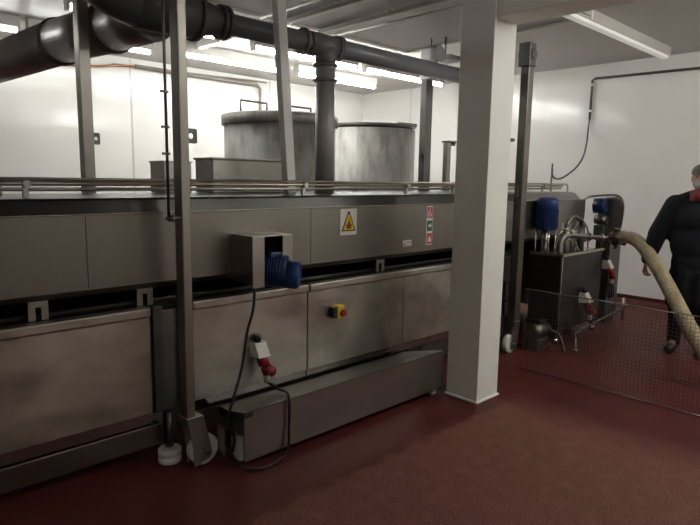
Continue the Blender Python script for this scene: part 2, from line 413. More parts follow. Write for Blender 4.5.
part('frame_or_shade_beam', M().box(XA, 1.42, 3.70, 3.76, .095, .195, .006), DARKST, T)
part('frame_or_shade_beam', M().box(3.60, 5.25, 3.02, 3.06, .05, .27, .006), DARKST, T)  # added dark beam, stands in for the shade under the trough
for x in (-1.3, .2, 1.5, 3.75, 5.1):
    for y in (3.02, 3.74):
        zt = .30 if x < 3.8 else .64
        l = part('leg', M().box(x - .03, x + .03, y, y + .06, .03, zt, .004), DARKST, T)
        part('foot', M().cyl((x, y + .03, 0), (x, y + .03, .035), .04, n=16), DARKST, l)
# white nylon guide foot with spindle
f = part('guide_foot', M().prof((1.435, 2.93, 0), (0, 0, 1), [(0, .058), (.006, .064), (.028, .064), (.034, .056), (.040, .056), (.046, .064), (.074, .064), (.080, .058)], 32), NYLON, T, 'white nylon flanged roller foot')
part('spindle', M().cyl((1.435, 2.93, .088), (1.435, 2.93, .28), .013, n=12).cyl((1.435, 2.93, .09), (1.435, 2.93, .11), .024, n=6), DARKST, f)
# guard rails on the lid
for y, z, r in ((3.10, 1.572, .0085), (3.10, 1.549, .011), (3.12, 1.522, .010), (3.70, 1.556, .012)):
    pts = [(XA, y, z), (6.28, y, z)]
    if z > 1.56: pts += [(6.36, y, z), (6.40, y, z - .02), (6.40, y, 1.48)]
    part('guard_rail', M().tube(pts, r, 10, smooth=False), RAILM, T)
for x in (-.6, .83, 2.55, 3.62, 4.25, 5.85):
    part('rail_post', M().box(x - .014, x + .014, 3.105, 3.125, 1.478, 1.575, .003).cyl((x, 3.08, 1.549), (x, 3.13, 1.549), .018, n=12), POLI, T)
    part('rail_post', M().box(x - .014, x + .014, 3.695, 3.715, 1.478, 1.56, .003), POLI, T)

# signs and switches on the tunnel
s = part('warning_sign', M().box(2.742, 2.902, 2.946, 2.951, 1.205, 1.388, .001), SIGNW, T, 'white square sign with a yellow fire warning triangle')
def tri(cx, zb, w, h): return [(cx - w / 2, zb), (cx + w / 2, zb), (cx + .006, zb + h), (cx - .006, zb + h)]
part('triangle_border', M().prism(tri(2.822, 1.232, .136, .138), 'y', 2.944, 2.947), SIGNK, s)
part('triangle', M().prism(tri(2.822, 1.240, .108, .112), 'y', 2.943, 2.9445), SIGNY, s)
part('flame', M().prism([(2.806, 1.248), (2.838, 1.248), (2.850, 1.268), (2.842, 1.290), (2.834, 1.282), (2.826, 1.318), (2.812, 1.292), (2.808, 1.280), (2.800, 1.284), (2.796, 1.266)], 'y', 2.942, 2.9435), FLAME, s)
s = part('fire_information_sticker', M().box(3.690, 3.768, 2.946, 2.951, 1.075, 1.388, .001), SIGNW, T, 'tall narrow sticker with red, green and red blocks')
part('red_block', M().box(3.697, 3.761, 2.944, 2.947, 1.292, 1.380), SIGNR, s)
part('white_symbol', M().box(3.722, 3.729, 2.943, 2.9445, 1.302, 1.370).box(3.707, 3.713, 2.943, 2.9445, 1.302, 1.350).prism([(3.738, 1.305), (3.752, 1.345), (3.748, 1.31)], 'y', 2.943, 2.9445), SIGNW, s)
part('green_block', M().box(3.697, 3.761, 2.944, 2.947, 1.187, 1.272), SIGNG, s)
part('arrow_symbol', M().prism([(3.712, 1.240), (3.740, 1.240), (3.740, 1.253), (3.753, 1.231), (3.740, 1.209), (3.740, 1.222), (3.712, 1.222)], 'y', 2.943, 2.9445), SIGNW, s)
part('red_block', M().box(3.697, 3.761, 2.944, 2.947, 1.083, 1.170), SIGNR, s)
part('white_symbol', M().prism([(3.708, 1.10), (3.75, 1.10), (3.745, 1.125), (3.728, 1.15), (3.715, 1.13)], 'y', 2.943, 2.9445), SIGNW, s)
s = part('small_label', M().box(3.408, 3.512, 2.947, 2.951, 1.082, 1.130, .001), SIGNW, T, 'small scuffed white label')
part('scuff', M().box(3.418, 3.436, 2.9455, 2.9475, 1.090, 1.102).box(3.455, 3.50, 2.9455, 2.9475, 1.110, 1.115), DARKST, s)

s = part('emergency_stop_switch', M().box(2.672, 2.688, 2.925, 2.952, .632, .718, .004).box(2.684, 2.755, 2.895, 2.952, .628, .722, .008), YEL, T, 'yellow box with a red stop button')
part('black_gland', M().box(2.650, 2.686, 2.900, 2.947, .640, .712, .006), BLACK, s)
part('red_button', M().cyl((2.728, 2.896, .670), (2.728, 2.888, .670), .016, n=20).prof((2.728, 2.889, .670), (0, -1, 0), [(0, .025), (.010, .026), (.016, .020)], 24), REDB, s)

def plug_socket(parent, x, y, z, k=1., group=None):
    # angled white socket housing, red inlet, red plug hanging out, white plug body
    s = part('power_socket', M().loft([[V((x - .04 * k, y, z + .05 * k)), V((x + .04 * k, y, z + .05 * k)), V((x + .04 * k, y - .055 * k, z + .05 * k)), V((x - .04 * k, y - .055 * k, z + .05 * k))],
                                       [V((x - .04 * k, y, z - .045 * k)), V((x + .04 * k, y, z - .045 * k)), V((x + .047 * k, y - .10 * k, z - .035 * k)), V((x - .04 * k, y - .10 * k, z - .035 * k))]]), WHITEP, parent, 'white power socket with a red plug')
    part('gland', M().cyl((x - .005 * k, y - .03 * k, z + .05 * k), (x - .005 * k, y - .03 * k, z + .095 * k), .024 * k, n=16), BLACK, s)
    part('red_inlet', M().cyl((x + .005 * k, y - .05 * k, z - .03 * k), (x + .015 * k, y - .075 * k, z - .095 * k), .036 * k, n=20), RED, s)
    part('red_plug', M().prof((x + .018 * k, y - .08 * k, z - .095 * k), (.35, -.45, -1), [(0, .030 * k), (.02 * k, .038 * k), (.05 * k, .038 * k), (.06 * k, .028 * k)], 20).ell((x + .055 * k, y - .105 * k, z - .135 * k), .03 * k, .02 * k, .032 * k, 14), RED, s)
    part('white_plug_body', M().cyl((x + .025 * k, y - .085 * k, z - .11 * k), (x + .028 * k, y - .085 * k, z - .205 * k), .026 * k, .020 * k, n=16), WHITEP, s)
    return s
plug_socket(T, 2.035, 2.952, .535)

# drive bracket and motor on the hood
s = part('motor_bracket', M().box(1.872, 1.880, 2.74, 2.95, .985, 1.262, .002).box(1.872, 2.16, 2.74, 2.95, 1.257, 1.265, .002).box(1.872, 1.955, 2.735, 2.742, .965, 1.262, .002).box(2.085, 2.16, 2.735, 2.742, 1.10, 1.262, .002).box(2.152, 2.16, 2.742, 2.95, 1.10, 1.262, .002), STEEL, T)
part('gear_block', M().box(1.96, 2.14, 2.86, 2.95, .98, 1.24, .01), BLACK, s)
AX = V((.68, -.73, -.05)).normalized(); MO = V((1.99, 2.845, 1.055))
dm = part('drive_motor', M().prof(MO, AX, [(0, .06), (.01, .088), (.12, .092), (.13, .096), (.17, .096), (.175, .084)], 28), BLUED, T, 'blue electric drive motor')
part('fan_cover', M().prof(MO + AX * .175 + V((0, 0, -.018)), AX, [(0, .084), (.055, .084), (.070, .076), (.074, .062), (.066, .058), (.062, .02)], 28), BLUE, dm)
part('terminal_box', M().box(2.0, 2.11, 2.74, 2.84, 1.125, 1.165, .012), BLUED, dm)
m = M()
for k in range(8): m.prof(MO + AX * (.015 + k * .017), AX, [(0, .099), (.006, .099)], 28)
part('cooling_fins', m, BLUE, dm)

# motor cable
cb = [(1.905, 2.76, 1.0), (1.87, 2.73, .85), (1.82, 2.72, .72), (1.77, 2.70, .53), (1.70, 2.68, .38), (1.665, 2.68, .26), (1.70, 2.68, .14), (1.70, 2.70, .05)]
single('power_cable', M().tube(cb, .0085, 8), CABLE, 'black cable hanging from the blue drive motor in front of the lower panel', 'cable')
cb = [(2.063, 2.865, .335), (2.07, 2.76, .315), (2.01, 2.60, .355), (1.975, 2.53, .33), (1.97, 2.525, .18), (1.95, 2.515, .05), (1.86, 2.50, .011), (1.74, 2.50, .011), (1.655, 2.57, .04), (1.66, 2.72, .13)]
single('power_cable', M().tube(cb, .0085, 8), CABLE, 'black cable looping over the front tray from the red and white plug', 'cable')

# ------------------------------------------------------------------ drip tray in front
t = thing('drip_tray', 'long low stainless tray on the floor in front of the lower panels', 'tray', (2.57, 2.7, 0))
part('front_panel', M().box(1.680, 3.45, 2.545, 2.556, .050, .332, .003), STEEL, t)
part('top_sheet', M().prism([(2.545, .328), (2.545, .335), (2.565, .335), (2.93, .238), (2.93, .232), (2.565, .327)], 'x', 1.735, 3.44), DARKST, t)
part('end_panel', M().box(1.680, 1.688, 2.556, 2.80, .20, .300, .002).prism([(2.538, .337), (2.545, .300), (2.80, .245), (2.80, .280)], 'x', 1.680, 1.735), DARKST, t)
part('end_panel', M().box(3.442, 3.45, 2.556, 2.86, .05, .232, .002), DARKST, t)
part('inner_tray', M().box(1.80, 3.44, 2.60, 2.88, .07, .20, .004), DARKST, t)
for x, y in ((1.74, 2.70), (3.38, 2.62), (3.38, 2.82)):
    part('foot_block', M().box(x - .02, x + .03, y - .045, y + .045, 0, .15, .005), NYLON, t)
part('side_bracket', M().box(1.65, 1.662, 2.70, 2.78, .03, .20, .003).box(1.65, 1.72, 2.70, 2.78, .19, .20, .002), STEEL, t)

# ------------------------------------------------------------------ steel posts
def castor(t, x, y, sx=1):
    fx = lambda d: x + d * sx
    poly = [(fx(a), b) for a, b in ((.0, .295), (.095, .295), (.145, .075), (.135, .045), (.035, .012), (.03, .12))]
    xa, xb = sorted((fx(0), fx(.095)))
    f = part('castor_fork', M().prism(poly, 'y', y - .048, y - .040).prism(poly, 'y', y + .030, y + .038)
             .box(xa, xb, y - .048, y + .038, .285, .297, .002), STEEL, t)
    part('axle_bolt', M().cyl((fx(.108), y - .062, .088), (fx(.108), y + .05, .088), .010, n=10).cyl((fx(.108), y - .060, .088), (fx(.108), y - .048, .088), .018, n=6), POLI, f)
    part('wheel', M().prof((fx(.108), y - .033, .088), (0, 1, 0), [(0, .076), (.006, .087), (.050, .087), (.056, .076)], 36), NYLON, t, 'white nylon wheel')
def front_post(label, x, y, ztop, rod, pm=None, w=.062, sx=1):
    t = thing('steel_post', label, 'post', (x, y, 0), 'upright steel posts around the tunnel')
    part('upright', M().box(x, x + w, y, y + .082, .30, ztop, .006), pm or POST, t)
    castor(t, x if sx > 0 else x + w, y + .04, sx)
    part('collar', M().box(x - .003, x + w + .003, y - .003, y + .085, .290, .302, .002), POLI, t)
    return t
t = front_post('nearest full-height steel post on a white castor, left of the blue motor', 1.452, 2.75, 3.10, True, None, .050)
part('lifting_rod', M().cyl((1.385, 2.76, 1.37), (1.385, 2.76, 3.10), .0075, n=8), DARKST, t)
for z in (1.70, 1.83, 2.0): part('rod_clip', M().box(1.36, 1.40, 2.752, 2.768, z, z + .012, .002), DARKST, t)
part('clamp_knob', M().ell((1.392, 2.74, 1.385), .018, .018, .018, 12).cyl((1.36, 2.74, 1.385), (1.45, 2.76, 1.385), .008, n=8), DARKST, t)
m = M().prism([(1.514, 1.755), (1.56, 1.755), (1.56, 1.84), (1.514, 1.84)], 'y', 2.790, 2.797)
# plate with a hole: ring of quads
def holed(x0, x1, z0, z1, cx, cz, r, y0, y1):
    bm = M(); n = 24; inner = []; outer = []
    for k in range(n):
        a = 2 * PI * k / n; c, s_ = math.cos(a), math.sin(a)
        inner.append((cx + r * c, cz + r * s_))
        tt = min(((x1 - cx) / c) if c > 1e-6 else 9, ((x0 - cx) / c) if c < -1e-6 else 9, ((z1 - cz) / s_) if s_ > 1e-6 else 9, ((z0 - cz) / s_) if s_ < -1e-6 else 9)
        outer.append((cx + tt * c, cz + tt * s_))
    b = bm.bm
    R = [[b.verts.new((p[0], y, p[1])) for p in L_] for y in (y0, y1) for L_ in (inner, outer)]
    for k in range(n):
        j = (k + 1) % n
        b.faces.new((R[0][k], R[0][j], R[1][j], R[1][k])); b.faces.new((R[2][k], R[3][k], R[3][j], R[2][j]))
        b.faces.new((R[0][k], R[2][k], R[2][j], R[0][j])); b.faces.new((R[1][k], R[1][j], R[3][j], R[3][k]))
    return bm
m.bm.free()
part('lug_plate', holed(1.502, 1.570, 1.765, 1.841, 1.536, 1.803, .015, 2.79, 2.797), DARKST, t)
t = front_post('steel post with a pulley head just right of the white pillar', 4.80, 2.75, 2.74, False, POST2, .088, -1)
part('pulley_head', M().box(4.775, 4.885, 2.735, 2.85, 2.60, 2.80, .006).cyl((4.83, 2.72, 2.7), (4.83, 2.86, 2.7), .045, n=20), DARKST, t, 'dark pulley housing')
part('cylinder_rod', M().cyl((4.91, 2.80, 1.2), (4.91, 2.80, 2.72), .012, n=10), STEEL, t)
part('side_rod', M().cyl((4.735, 2.88, .9), (4.735, 2.88, 1.98), .016, n=12), POST2, t)
part('side_bracket', M().box(4.72, 4.81, 2.86, 2.90, 1.95, 1.98, .002), POST2, t)
part('side_bracket', M().box(4.72, 4.81, 2.86, 2.90, .92, .95, .002), POST2, t)
part('brace', M().box(4.80, 4.84, 2.83, 3.02, .47, .50, .004), POLI, t)
part('lug_plate', M().box(4.77, 4.796, 2.78, 2.80, 1.45, 1.56, .002).box(4.858, 4.89, 2.78, 2.80, 1.9, 2.0, .002), DARKST, t)
def rear_post(label, x, y, ztop, lx, pm=None, w=.07):
    t = thing('steel_post', label, 'post', (x, y, 0), 'upright steel posts around the tunnel')
    part('upright', M().box(x, x + w, y, y + .08, .02, ztop, .006), pm or POST, t)
    part('base_plate', M().box(x - .04, x + .11, y - .03, y + .11, 0, .02, .003), DARKST, t)
    part('lug_plate', holed(lx, lx + .05, 1.79, 1.865, lx + .025, 1.828, .012, y + .03, y + .037), DARKST, t)
    return t
rear_post('steel post standing behind the tunnel at the left under the wide duct', 1.39, 3.90, 3.10, 1.458)
t = rear_post('steel post behind the tunnel reaching up to the clamp on the grey pipe', 4.81, 3.90, 2.62, 4.762, DARKST, .105)
part('pipe_clamp', M().box(4.81, 4.915, 3.87, 4.0, 2.60, 2.92, .01).cyl((4.96, 3.86, 2.88), (4.96, 4.0, 2.88), .085, n=20), DUCT, t, 'pale pulley head above the grey pipe')
# pale leaning upright
m = M().loft([[V((x, y, z)) for x, y in ((x0, 3.26), (x0 + .07, 3.26), (x0 + .07, 3.32), (x0, 3.32))] for x0, z in ((2.535, 1.482), (2.415, 3.10))])
single('pale_upright', m, PALE, 'slim pale painted upright leaning slightly in front of the lidded tank', 'post')
# short upright at the back, by the pillar
t = thing('short_upright', 'short steel upright with a hooked top plate beside the white pillar', 'post', (5.26, 3.95, 0))
part('upright', M().box(5.225, 5.29, 3.92, 3.98, .02, 2.0, .004), STEEL, t)
part('top_plate', M().box(5.22, 5.42, 3.90, 4.0, 2.0, 2.02, .003).cyl((5.36, 3.95, 1.97), (5.36, 3.95, 2.0), .025, n=12), DARKST, t)
part('base_plate', M().box(5.18, 5.34, 3.87, 4.03, 0, .02, .003), DARKST, t)
single('hanging_cord', M().tube([(5.06, 4.06, 3.08), (5.075, 4.06, 2.4), (5.08, 4.06, 1.75), (5.08, 4.06, 1.25)], .006, 6).cyl((5.08, 4.06, 1.66), (5.08, 4.06, 1.76), .012, n=8), CABLE, 'thin dark cord hanging beside the clamped steel post', 'cord')

# ------------------------------------------------------------------ boxes on the tunnel
t = thing('control_box', 'low wide steel box on top of the tunnel right of the nearest post', 'box', (2.45, 3.7, 1.48))
part('box_body', M().box(2.14, 2.76, 3.60, 3.84, 1.482, 1.715, .006), STEEL, t)
part('box_lid', M().box(2.13, 2.77, 3.59, 3.85, 1.713, 1.728, .004), STEEL, t)
t = thing('control_box', 'small dull steel box on the tunnel left of the nearest post', 'box', (1.9, 3.75, 1.48))
part('box_body', M().box(1.80, 2.0, 3.64, 3.84, 1.482, 1.685, .005), STEEL, t)
part('box_lid', M().box(1.793, 2.007, 3.633, 3.845, 1.683, 1.695, .003), STEEL, t)
m = M().box(-.4, .79, 3.35, 3.75, 1.482, 1.545, .01)
single('flat_housing', m, STEEL, 'flat steel housing on the tunnel top at the left edge', 'housing')

# ------------------------------------------------------------------ right-hand equipment
t = thing('pump_tank', 'dark rectangular steel tank on legs below the blue vertical motor', 'tank', (5.8, 2.85, 0))
part('tank_body', M().box(5.36, 6.28, 2.60, 2.93, .13, .885, .006), TANKD, t)
part('tank_rim', M().box(5.345, 6.295, 2.585, 2.60, .875, .905, .003).box(5.345, 5.36, 2.585, 2.94, .875, .905, .003).box(5.36, 6.28, 2.60, 2.93, .885, .893), POLI, t)
part('corner_trim', M().box(5.35, 5.372, 2.592, 2.612, .13, .876, .003), POLI, t)
for x, y in ((5.4, 2.64), (6.24, 2.64), (5.4, 2.90), (6.24, 2.90)):
    l = part('leg', M().box(x - .022, x + .022, y - .022, y + .022, .05, .14, .003), DARKST, t)
    part('foot', M().cyl((x, y, 0), (x, y, .055), .032, n=16), POLI, l)
plug_socket(t, 5.83, 2.60, .42, 1.1)
plug_socket(t, 6.33, 2.60, .72, 1.0)
# vertical motor
vm = part('mixer_motor', M().prof((5.46, 2.84, 1.12), (0, 0, 1), [(0, .085), (.01, .105), (.22, .105), (.225, .110), (.29, .108), (.315, .092), (.325, .06)], 32), BLUE, t, 'blue vertical electric motor')
m = M()
for k in range(20):
    a = 2 * PI * k / 20
    c_, s_ = math.cos(a), math.sin(a)
    m.box(5.46 + c_ * .108 - .003, 5.46 + c_ * .108 + .003, 2.84 + s_ * .108 - .003, 2.84 + s_ * .108 + .003, 1.14, 1.33)
part('cooling_fins', m, BLUED, vm)
for dx, dy in ((-.07, -.07), (.07, -.07), (-.07, .07), (.07, .07)):
    part('motor_rod', M().cyl((5.46 + dx, 2.84 + dy, .89), (5.46 + dx, 2.84 + dy, 1.125), .010, n=10), POLI, vm)
part('drive_shaft', M().cyl((5.46, 2.84, .89), (5.46, 2.84, 1.125), .022, n=14).cyl((5.46, 2.84, 1.0), (5.46, 2.84, 1.05), .035, n=14), STEEL, vm)
# pipework on the tank
pw = part('valve_pipework', M().tube([(5.62, 2.75, .89), (5.62, 2.75, 1.0), (5.70, 2.72, 1.06), (5.95, 2.64, 1.04), (6.15, 2.56, 1.02), (6.26, 2.50, 1.02)], .026, 14), STEEL, t)
part('valve_body', M().cyl((5.78, 2.78, .89), (5.78, 2.78, 1.18), .045, n=18).cyl((5.78, 2.78, 1.0), (5.78, 2.78, 1.03), .07, n=18).cyl((5.95, 2.80, .89), (5.95, 2.80, 1.12), .03, n=16).cyl((5.95, 2.80, 1.05), (5.95, 2.80, 1.09), .055, n=16), STEEL, pw)
part('valve_body', M().cyl((6.08, 2.76, .89), (6.08, 2.76, 1.15), .038, n=16).cyl((6.08, 2.76, .97), (6.08, 2.76, 1.0), .06, n=16).tube([(5.78, 2.78, 1.17), (5.88, 2.76, 1.24), (6.0, 2.74, 1.2), (6.08, 2.76, 1.13)], .018, 10), DARKST, pw)
part('clamp_ring', M().torus((5.98, 2.63, 1.037), (.95, -.3, -.05), .034, .012, 20, 8).torus((6.14, 2.565, 1.022), (.93, -.37, -.05), .034, .012, 20, 8), POLI, pw)
part('lever', M().tube([(5.62, 2.75, 1.12), (5.58, 2.70, 1.13), (5.56, 2.62, 1.11)], .008, 8).ell((5.56, 2.61, 1.11), .022, .022, .022, 12), WHITEP, pw)
part('small_tubes', M().tube([(5.6, 2.8, .9), (5.65, 2.78, 1.08), (5.75, 2.72, 1.12), (5.85, 2.7, .95), (5.9, 2.68, .89)], .008, 8).tube([(5.9, 2.82, .9), (5.98, 2.74, 1.2), (6.1, 2.7, 1.1), (6.18, 2.72, .9)], .008, 8), POLI, pw)
# coupling
cp = part('hose_coupling', M().prof((6.22, 2.515, 1.02), (.55, -.83, .02), [(0, .045), (.03, .075), (.05, .085), (.075, .085), (.085, .07), (.12, .07), (.13, .08), (.155, .08), (.165, .055)], 24), BRASS, t, 'tarnished brownish coupling')
part('wing_nut', M().ell((6.24, 2.45, 1.115), .05, .03, .02, 12).ell((6.24, 2.45, .925), .04, .025, .02, 12).cyl((6.25, 2.45, .93), (6.25, 2.45, 1.11), .012, n=8), BRASS, cp)

# cream hose
hp = [(6.27, 2.44, 1.02), (6.19, 2.31, 1.045), (6.06, 2.16, 1.015), (5.90, 2.00, .92), (5.72, 1.82, .775), (5.54, 1.65, .62), (5.38, 1.49, .46), (5.22, 1.31, .29), (5.12, 1.12, .13), (5.02, .85, .065), (4.98, .5, .06), (5.0, 0, .06)]
t = thing('suction_hose', 'thick cream ribbed hose arching from the pump coupling down to the floor', 'hose', (6.0, 2.1, 0))
part('hose_wall', M().tube(hp, .062, 20, 8), HOSE, t)
P_ = catmull(hp, 40); m = M(); sp = []
up = V((0, 0, 1)); acc = 0
for i in range(len(P_) - 1):
    d = (P_[i + 1] - P_[i]); acc += d.length; d.normalize()
    a = d.cross(V((0, 0, 1))).normalized(); b = a.cross(d)
    ang = acc / .032 * 2 * PI
    # sample finely around the spiral
    sp.append((P_[i], a, b, acc))
fine = []
for i in range(len(sp) - 1):
    p0, a0, b0, s0 = sp[i]; p1, a1, b1, s1 = sp[i + 1]
    n = max(1, int((s1 - s0) / .0022))
    for j in range(n):
        f_ = j / n; p = p0.lerp(p1, f_); a = a0.lerp(a1, f_); b = b0.lerp(b1, f_); s_ = s0 + (s1 - s0) * f_
        g = s_ / .03 * 2 * PI
        fine.append(p + (a * math.cos(g) + b * math.sin(g)) * .0615)
part('spiral_rib', M().tube(fine, .0045, 4, smooth=False), HOSER, t)

t = thing('switch_cabinet', 'narrow dark steel cabinet behind the right-hand socket at the tunnel end', 'cabinet', (6.75, 2.75, 0))
part('cabinet_body', M().box(6.62, 6.92, 2.66, 2.76, .12, .98, .006), DARKST, t)
part('base', M().box(6.64, 6.90, 2.67, 2.75, 0, .12, .004), DARKST, t)
for k, dx in enumerate((.0, .05, .1)):
    part('loose_cable', M().tube([(6.45 + dx, 2.60, .62), (6.44 + dx, 2.58, .45), (6.50 + dx, 2.585, .32), (6.56 + dx, 2.60, .40), (6.60 + dx, 2.655, .55)], .008, 8), CABLE, t)
# end frame with small motor at the far end of the tunnel
t = thing('end_guard', 'curved steel guard frame with dark blue drive at the right end of the tunnel', 'guard', (6.75, 2.8, 0))
def rr(y0, y1, z0, z1, r, only=None):
    return [(y0, z0), (y1, z0), (y1, z1 - r * .3), (y1 - r * .3, z1), (y0 + r, z1), (y0 + r * .3, z1 - r * .3), (y0, z1 - r)]
part('guard_plate', M().prism([(2.62, 1.0), (2.80, .95), (2.80, 1.43), (2.68, 1.44), (2.63, 1.40), (2.60, 1.30), (2.60, 1.15)], 'x', 6.74, 6.76), STEEL, t)
part('guard_rim', M().tube([(6.72, 3.0, 1.43), (6.72, 2.80, 1.455), (6.72, 2.67, 1.455), (6.72, 2.605, 1.40), (6.72, 2.59, 1.30), (6.72, 2.60, 1.15), (6.72, 2.63, 1.0), (6.72, 2.66, .9)], .012, 10), DARKST, t)
part('guard_window', M().box(6.70, 6.74, 2.72, 2.80, 1.10, 1.42, .004), BLACK, t)
part('upright', M().box(6.74, 6.79, 2.82, 2.88, .02, 1.42, .004).box(6.70, 6.84, 2.78, 2.92, 0, .02, .003), DARKST, t)
part('small_drive', M().prof((6.62, 2.88, 1.335), (.1, -1, 0), [(0, .06), (.01, .085), (.13, .085), (.14, .07)], 24), BLUED, t, 'dark blue small motor')
part('drive_label', M().box(6.555, 6.60, 2.80, 2.84, 1.33, 1.385, .002), mat('label_pale_blue', (.25, .40, .45), .4, noise=.05), t)
part('white_tag', M().box(6.66, 6.67, 2.76, 2.85, 1.13, 1.23, .002), SIGNW, t)
part('gear_housing', M().cyl((6.62, 2.85, 1.18), (6.62, 2.72, 1.18), .05, n=18).box(6.60, 6.72, 2.74, 2.86, 1.0, 1.12, .01), DARKST, t)
part('arm', M().tube([(6.56, 2.97, 1.4), (6.62, 2.96, 1.42), (6.72, 2.96, 1.43)], .012, 8), POLI, t)

# low trolley frame with bent tube handle
t = thing('trolley_base', 'low bent steel tube frame on the floor behind the mesh panel', 'trolley', (6.0, 2.5, 0))
part('bent_tube', M().tube([(5.28, 2.37, .02), (5.34, 2.40, .12), (5.45, 2.42, .17), (6.9, 2.56, .16), (6.98, 2.57, .17), (6.98, 2.60, .26)], .012, 10, 4), DARKST, t)
part('foot', M().cyl((5.27, 2.365, 0), (5.27, 2.365, .03), .025, n=14), STEEL, t)
part('foot', M().cyl((6.98, 2.60, 0), (6.98, 2.60, .26), .014, n=10), STEEL, t)
t = thing('floor_pump', 'small dull pump on the floor below the dark rectangular tank', 'pump', (5.05, 2.62, 0))
part('pump_body', M().prof((4.98, 2.68, .19), (1, -.1, 0), [(0, .05), (.02, .08), (.16, .08), (.18, .055), (.26, .05)], 24), DARKST, t)
part('pump_cap', M().box(5.0, 5.14, 2.60, 2.76, .265, .30, .012), LIDST, t)
part('pump_foot', M().box(4.98, 5.18, 2.60, 2.76, 0, .12, .01), DARKST, t)
part('outlet', M().tube([(5.2, 2.62, .19), (5.22, 2.52, .15), (5.16, 2.44, .07), (5.10, 2.40, .03)], .014, 12), DARKST, t)

# wire mesh guard
t = thing('mesh_guard', 'freestanding wire mesh panel on the floor at the lower right', 'mesh panel', (4.43, 1.4, 0))
X = 4.43; y0, y1, zt = .35, 2.45, .70
m = M(); n = int((y1 - y0) / .028)
for k in range(1, n): 
    y = y0 + (y1 - y0) * k / n; m.box(X - .0011, X + .0011, y - .0011, y + .0011, .01, zt - .005)
for k in range(1, 25):
    z = .01 + (zt - .01) * k / 25; m.box(X - .0031, X - .0011, y0, y1, z - .0011, z + .0011)
part('wire_mesh', m, DARKST, t)
part('frame_wire', M().tube([(X, y0, .006), (X, y1, .006), (X, y1, zt), (X, y0, zt), (X, y0, .006)], .0055, 8, smooth=False), POLI, t)

# wall cable on the right
t = thing('wall_cable', 'dark conduit on the right wall ending in a cable that loops to the tunnel end', 'cable', (8.05, 3.6, 1.6))
part('conduit', M().tube([(8.07, -1.5, 2.94), (8.07, 3.62, 2.995), (8.07, 3.66, 2.97), (8.07, 3.66, 2.45)], .016, 10, smooth=False), DARKST, t)
part('clip', M().box(8.05, 8.1, 3.63, 3.69, 2.90, 2.93, .003).box(8.05, 8.1, 3.63, 3.69, 2.55, 2.58, .003), NYLON, t)
part('loop_cable', M().tube([(8.07, 3.66, 2.47), (8.05, 3.66, 2.32), (7.9, 3.6, 2.12), (7.6, 3.5, 1.92), (7.3, 3.45, 1.77), (7.0, 3.45, 1.655), (6.7, 3.38, 1.63), (6.42, 3.30, 1.66), (6.3, 3.25, 1.74)], .012, 8), DARKST, t)
part('cable_stub', M().cyl((6.3, 3.25, 1.48), (6.3, 3.25, 1.80), .010, n=8), DARKST, t)

# ------------------------------------------------------------------ person
def remesh(m, vox, material, name, parent, label=None, smooth=4):
    bm = m.bm; me = bpy.data.meshes.new('tmp'); bm.to_mesh(me); bm.free()
    o = bpy.data.objects.new('tmp', me); COL.objects.link(o)
    r = o.modifiers.new('r', 'REMESH'); r.mode = 'VOXEL'; r.voxel_size = vox; r.use_smooth_shade = True
    s = o.modifiers.new('s', 'SMOOTH'); s.iterations = smooth; s.factor = .5
    dg = bpy.context.evaluated_depsgraph_get(); ev = o.evaluated_get(dg)
    me2 = bpy.data.meshes.new_from_object(ev); me2.name = name
    bpy.data.objects.remove(o); bpy.data.meshes.remove(me)
    for p in me2.polygons: p.use_smooth = True
    me2.materials.clear(); me2.materials.append(material)
    q = bpy.data.objects.new(name, me2); COL.objects.link(q)
    if parent is not None: q.parent = parent; ROOTPOS[q.name] = V((0, 0, 0))
    if label: q['label'] = label
    return q
# local frame: faces -Y, own right hand at -X
PT = thing('person', 'person in a dark navy coat and grey cap standing beside the cream hose', 'person', (6.08, 1.655, 0), rz=math.radians(-80))
m = M()
# head
HX = -.01
m.ell((HX, 0, 1.655), .074, .094, .112, 28).ell((HX, -.035, 1.60), .058, .062, .062, 20)
m.ell((HX, -.100, 1.640), .013, .020, .022, 12).ell((HX, -.085, 1.665), .009, .014, .028, 10)
m.ell((HX, -.088, 1.600), .026, .010, .008, 12).ell((HX, -.082, 1.565), .022, .018, .016, 12)
m.ell((HX - .030, -.078, 1.690), .024, .012, .007, 10).ell((HX + .030, -.078, 1.690), .024, .012, .007, 10)
for s in (-1, 1):
    m.ell((HX + s * .077, .012, 1.645), .009, .020, .032, 12)
m.cap((0, .015, 1.46), (HX, .005, 1.60), .058, .055)
